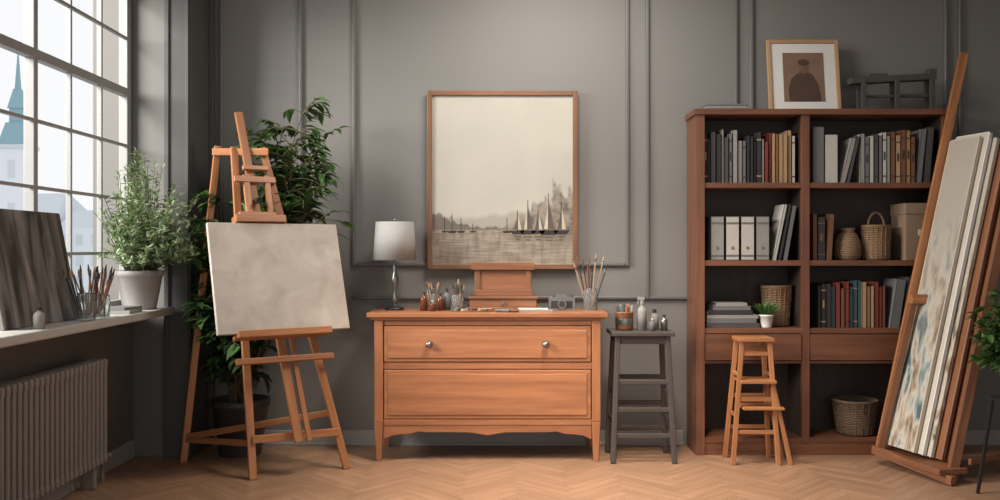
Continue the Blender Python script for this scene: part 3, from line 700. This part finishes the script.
for i in range(230):
    a=R.uniform(0,6.28); rr=min(1.1,abs(R.gauss(0,.62)))
    ex=math.cos(a)*rr; ex=ex*.40 if ex>0 else ex*.2
    end=Vector((ex,math.sin(a)*.36*rr,.235+R.uniform(.12,.82)*(1.0-.5*min(rr,1.1))))
    if i<80: end=Vector((R.uniform(-.12,.36),R.uniform(-.4,.17),.235+R.uniform(.03,.42)))
    if end.y>.17: end.y=.17
    st=Vector((math.cos(a)*.07,math.sin(a)*.07,.2)); pts=curve(st,end,(0,0,.08),7)
    mb.tube(pts,.0018,'stem',4)
    for k2 in range(2,7):
        for q in range(5):
            p=lerp(pts[k2-1],pts[k2],R.random()); d=Vector((R.uniform(-1,1),R.uniform(-1,1),R.uniform(-.1,1.1)))
            if not okp(p+d*.04): continue
            mb.leaf(p,d,R.uniform(.03,.055),R.uniform(.011,.018),'leaf2' if R.random()<.8 else 'leaf3',.15)
mb.build('foliage',parent=e)
e=empty('tall_potted_plant',(-1.68,-.27,0))
mb=MB(); pot(mb,.13,.18,.36,'potdark'); mb.build('pot',parent=e)
mb=MB()
def inside(wp):
    if wp.y>-.02: return True
    if wp.x<-1.93 and wp.y>-.44: return True
    if wp.x<-2.05: return True
    q=wp-C0; u=q.dot(r); v=q.dot(up); dn=q.dot(fn)
    if abs(u)<.5 and -.2<v<.8 and dn>-.11: return True
    if abs(u)<.3 and v>=.6 and dn>-.05: return True
    return False
def spray(p,end,nl,ll,mats):
    pts=curve(p,end,(0,0,.05),6); mb.tube(pts,[.004,.0035,.003,.0025,.002,.0015],'stem',4)
    for i in range(nl):
        t=.15+.85*i/nl; f=t*5; k2=min(4,int(f)); pp=lerp(pts[k2],pts[k2+1],f-k2); tan=(pts[k2+1]-pts[k2]).normalized()
        sd_=tan.cross(Vector((0,0,1)))
        if sd_.length<.1: sd_=Vector((1,0,0))
        sd_.normalize(); s=1 if i%2 else -1
        d=tan*.6+sd_*s*.9+rv(.4)
        l=ll*R.uniform(.75,1.15); wd=pp+Vector(e.location)+d.normalized()*l
        if inside(wd): d=Vector((d.x,-d.y,d.z)); wd=pp+Vector(e.location)+d.normalized()*l
        if inside(wd): continue
        mb.leaf(pp,d,l,ll*R.uniform(.34,.44),R.choice(mats),.35)
stems=[((.42,-.10,2.06),(-.05,0,.1)),((.36,-.12,1.82),(0,0,.1)),((.50,-.12,1.78),(0,0,.12)),((.28,-.1,1.6),(0,0,.1)),((.52,-.1,1.5),(0,0,.1)),((.2,-.1,1.96),(0,0,.1)),
 ((-.02,-.1,1.3),(0,0,.1)),((-.12,-.2,1.1),(0,0,.05)),((.12,-.1,1.45),(0,0,.1)),((-.12,-.2,.85),(0,0,.05)),((.12,-.16,.75),(0,0,.05)),((.34,-.06,1.25),(0,0,.1)),((.0,-.2,.62),(0,0,.05)),((.42,-.1,2.18),(-.1,0,.1)),
 ((.52,-.1,1.98),(0,0,.1)),((.3,-.12,2.08),(0,0,.1)),((.46,-.12,1.64),(0,0,.1)),((.38,-.06,1.42),(0,0,.1)),((-.16,-.2,1.4),(0,0,.1)),((.02,-.14,1.0),(0,0,.1)),((-.08,-.16,1.6),(0,0,.1)),((.54,-.06,1.35),(0,0,.1)),((.3,-.1,1.75),(0,0,.1)),((-.16,-.22,1.25),(0,0,.1)),
 ((.4,-.14,1.94),(0,0,.1)),((.46,-.08,1.88),(0,0,.1)),((.34,-.14,1.68),(0,0,.1)),((.5,-.14,1.68),(0,0,.1)),((.42,-.12,1.5),(0,0,.1)),((-.18,-.24,.95),(0,0,.06)),((-.05,-.24,.75),(0,0,.05))]
for end,bd in stems:
    st=Vector((R.uniform(-.06,.06),R.uniform(-.06,.06),.33)); pts=curve(st,end,bd,9)
    mb.tube(pts,[.009-.0008*i for i in range(9)],'bark',6)
    ls=['leaf','leaf','leaf3'] if end[0]>.15 else ['leaf','leaf4','leaf4','leaf3']
    for k2 in range(4 if end[2]>1.2 else 3,9):
        for q in range(2 if k2<6 else 4):
            a=R.uniform(0,6.28); p=pts[k2]; d=Vector((math.cos(a),math.sin(a)*.5,R.uniform(-.2,.8))).normalized()*R.uniform(.1,.2)
            q2=p+d; wy=q2.y+e.location.y
            if wy>-.08: q2.y=-.08-e.location.y
            if q2.x+e.location.x<-1.87: q2.x=-1.87-e.location.x
            spray(p,q2,8,R.uniform(.08,.11),ls)
mb.build('foliage',parent=e)
e=empty('small_potted_plant',(1.725,-.27,zs3))
mb=MB(); pot(mb,.033,.045,.085,'white'); mb.build('pot',parent=e)
mb=MB()
for i in range(80):
    a=R.uniform(0,6.28); rr=R.random()**.5; mb.leaf((math.cos(a)*.02,math.sin(a)*.02,.078),(math.cos(a)*rr,math.sin(a)*rr*.5-.1,1),R.uniform(.07,.14),.014,'leaf3',.25)
mb.build('foliage',parent=e)
e=empty('potted_plant_on_stand',(2.75,-1.36,0))
mb=MB()
for sx in (-1,1):
    for sy in (-1,1): mb.beam((sx*.16,sy*.14,0),(sx*.1,sy*.1,.52),.014,.014,'darkmetal')
mb.bx(-.12,.12,-.12,.12,.52,.535,'darkmetal'); mb.build('stand',parent=e)
mb=MB(); pot(mb,.07,.1,.18,'potgrey'); mb.build('pot',parent=e,loc=(0,0,.536))
mb=MB()
for i in range(90):
    a=R.uniform(0,6.28); rr=R.random()**.5
    end=Vector((math.cos(a)*.22*rr,math.sin(a)*.18*rr,.70+R.uniform(.0,.48)*(1.2-rr*.6))); pts=curve((math.cos(a)*.05,math.sin(a)*.05,.7),end,(0,0,.06),5); mb.tube(pts,.003,'stem',4)
    for k2 in range(1,5):
        for q in range(5):
            mb.leaf(pts[k2],Vector((math.cos(a),math.sin(a),.4))+rv(.9),R.uniform(.045,.07),R.uniform(.026,.036),'leaf3' if R.random()<.6 else 'leaf',.3)
mb.build('foliage',parent=e)

# ------------------------------------------------------------ light & camera
w=bpy.data.worlds.new('sky'); sc.world=w; w.use_nodes=True
bg=w.node_tree.nodes['Background']; bg.inputs[0].default_value=(.98,.985,1,1); bg.inputs[1].default_value=.98
def area(name,loc,target,sx,sy,power,col,spread=180):
    l=bpy.data.lights.new(name,'AREA'); l.shape='RECTANGLE'; l.size=sx; l.size_y=sy; l.energy=power; l.color=col; l.spread=math.radians(spread)
    o=bpy.data.objects.new(name,l); sc.collection.objects.link(o); o.location=loc
    o.rotation_euler=(Vector(target)-Vector(loc)).to_track_quat('-Z','Y').to_euler(); return o
area('window_daylight',(-6,-3.6,4.2),(0,-.8,.9),3.0,3.0,1250,(1,.97,.93))
area('ceiling_lamp_light',(.35,-1.2,3.3),(.45,-.5,0),.9,.6,48,(1,.94,.87))
area('ceiling_spot_light',(.6,-1.9,3.34),(.5,-1.1,0),.4,.4,24,(1,.88,.74),75)
cd=bpy.data.cameras.new('camera'); cd.lens=32.4; cd.sensor_width=36; cam=bpy.data.objects.new('camera',cd); sc.collection.objects.link(cam)
cam.location=(0,-6.1,1.32); cam.rotation_euler=(math.pi/2,0,0); sc.camera=cam
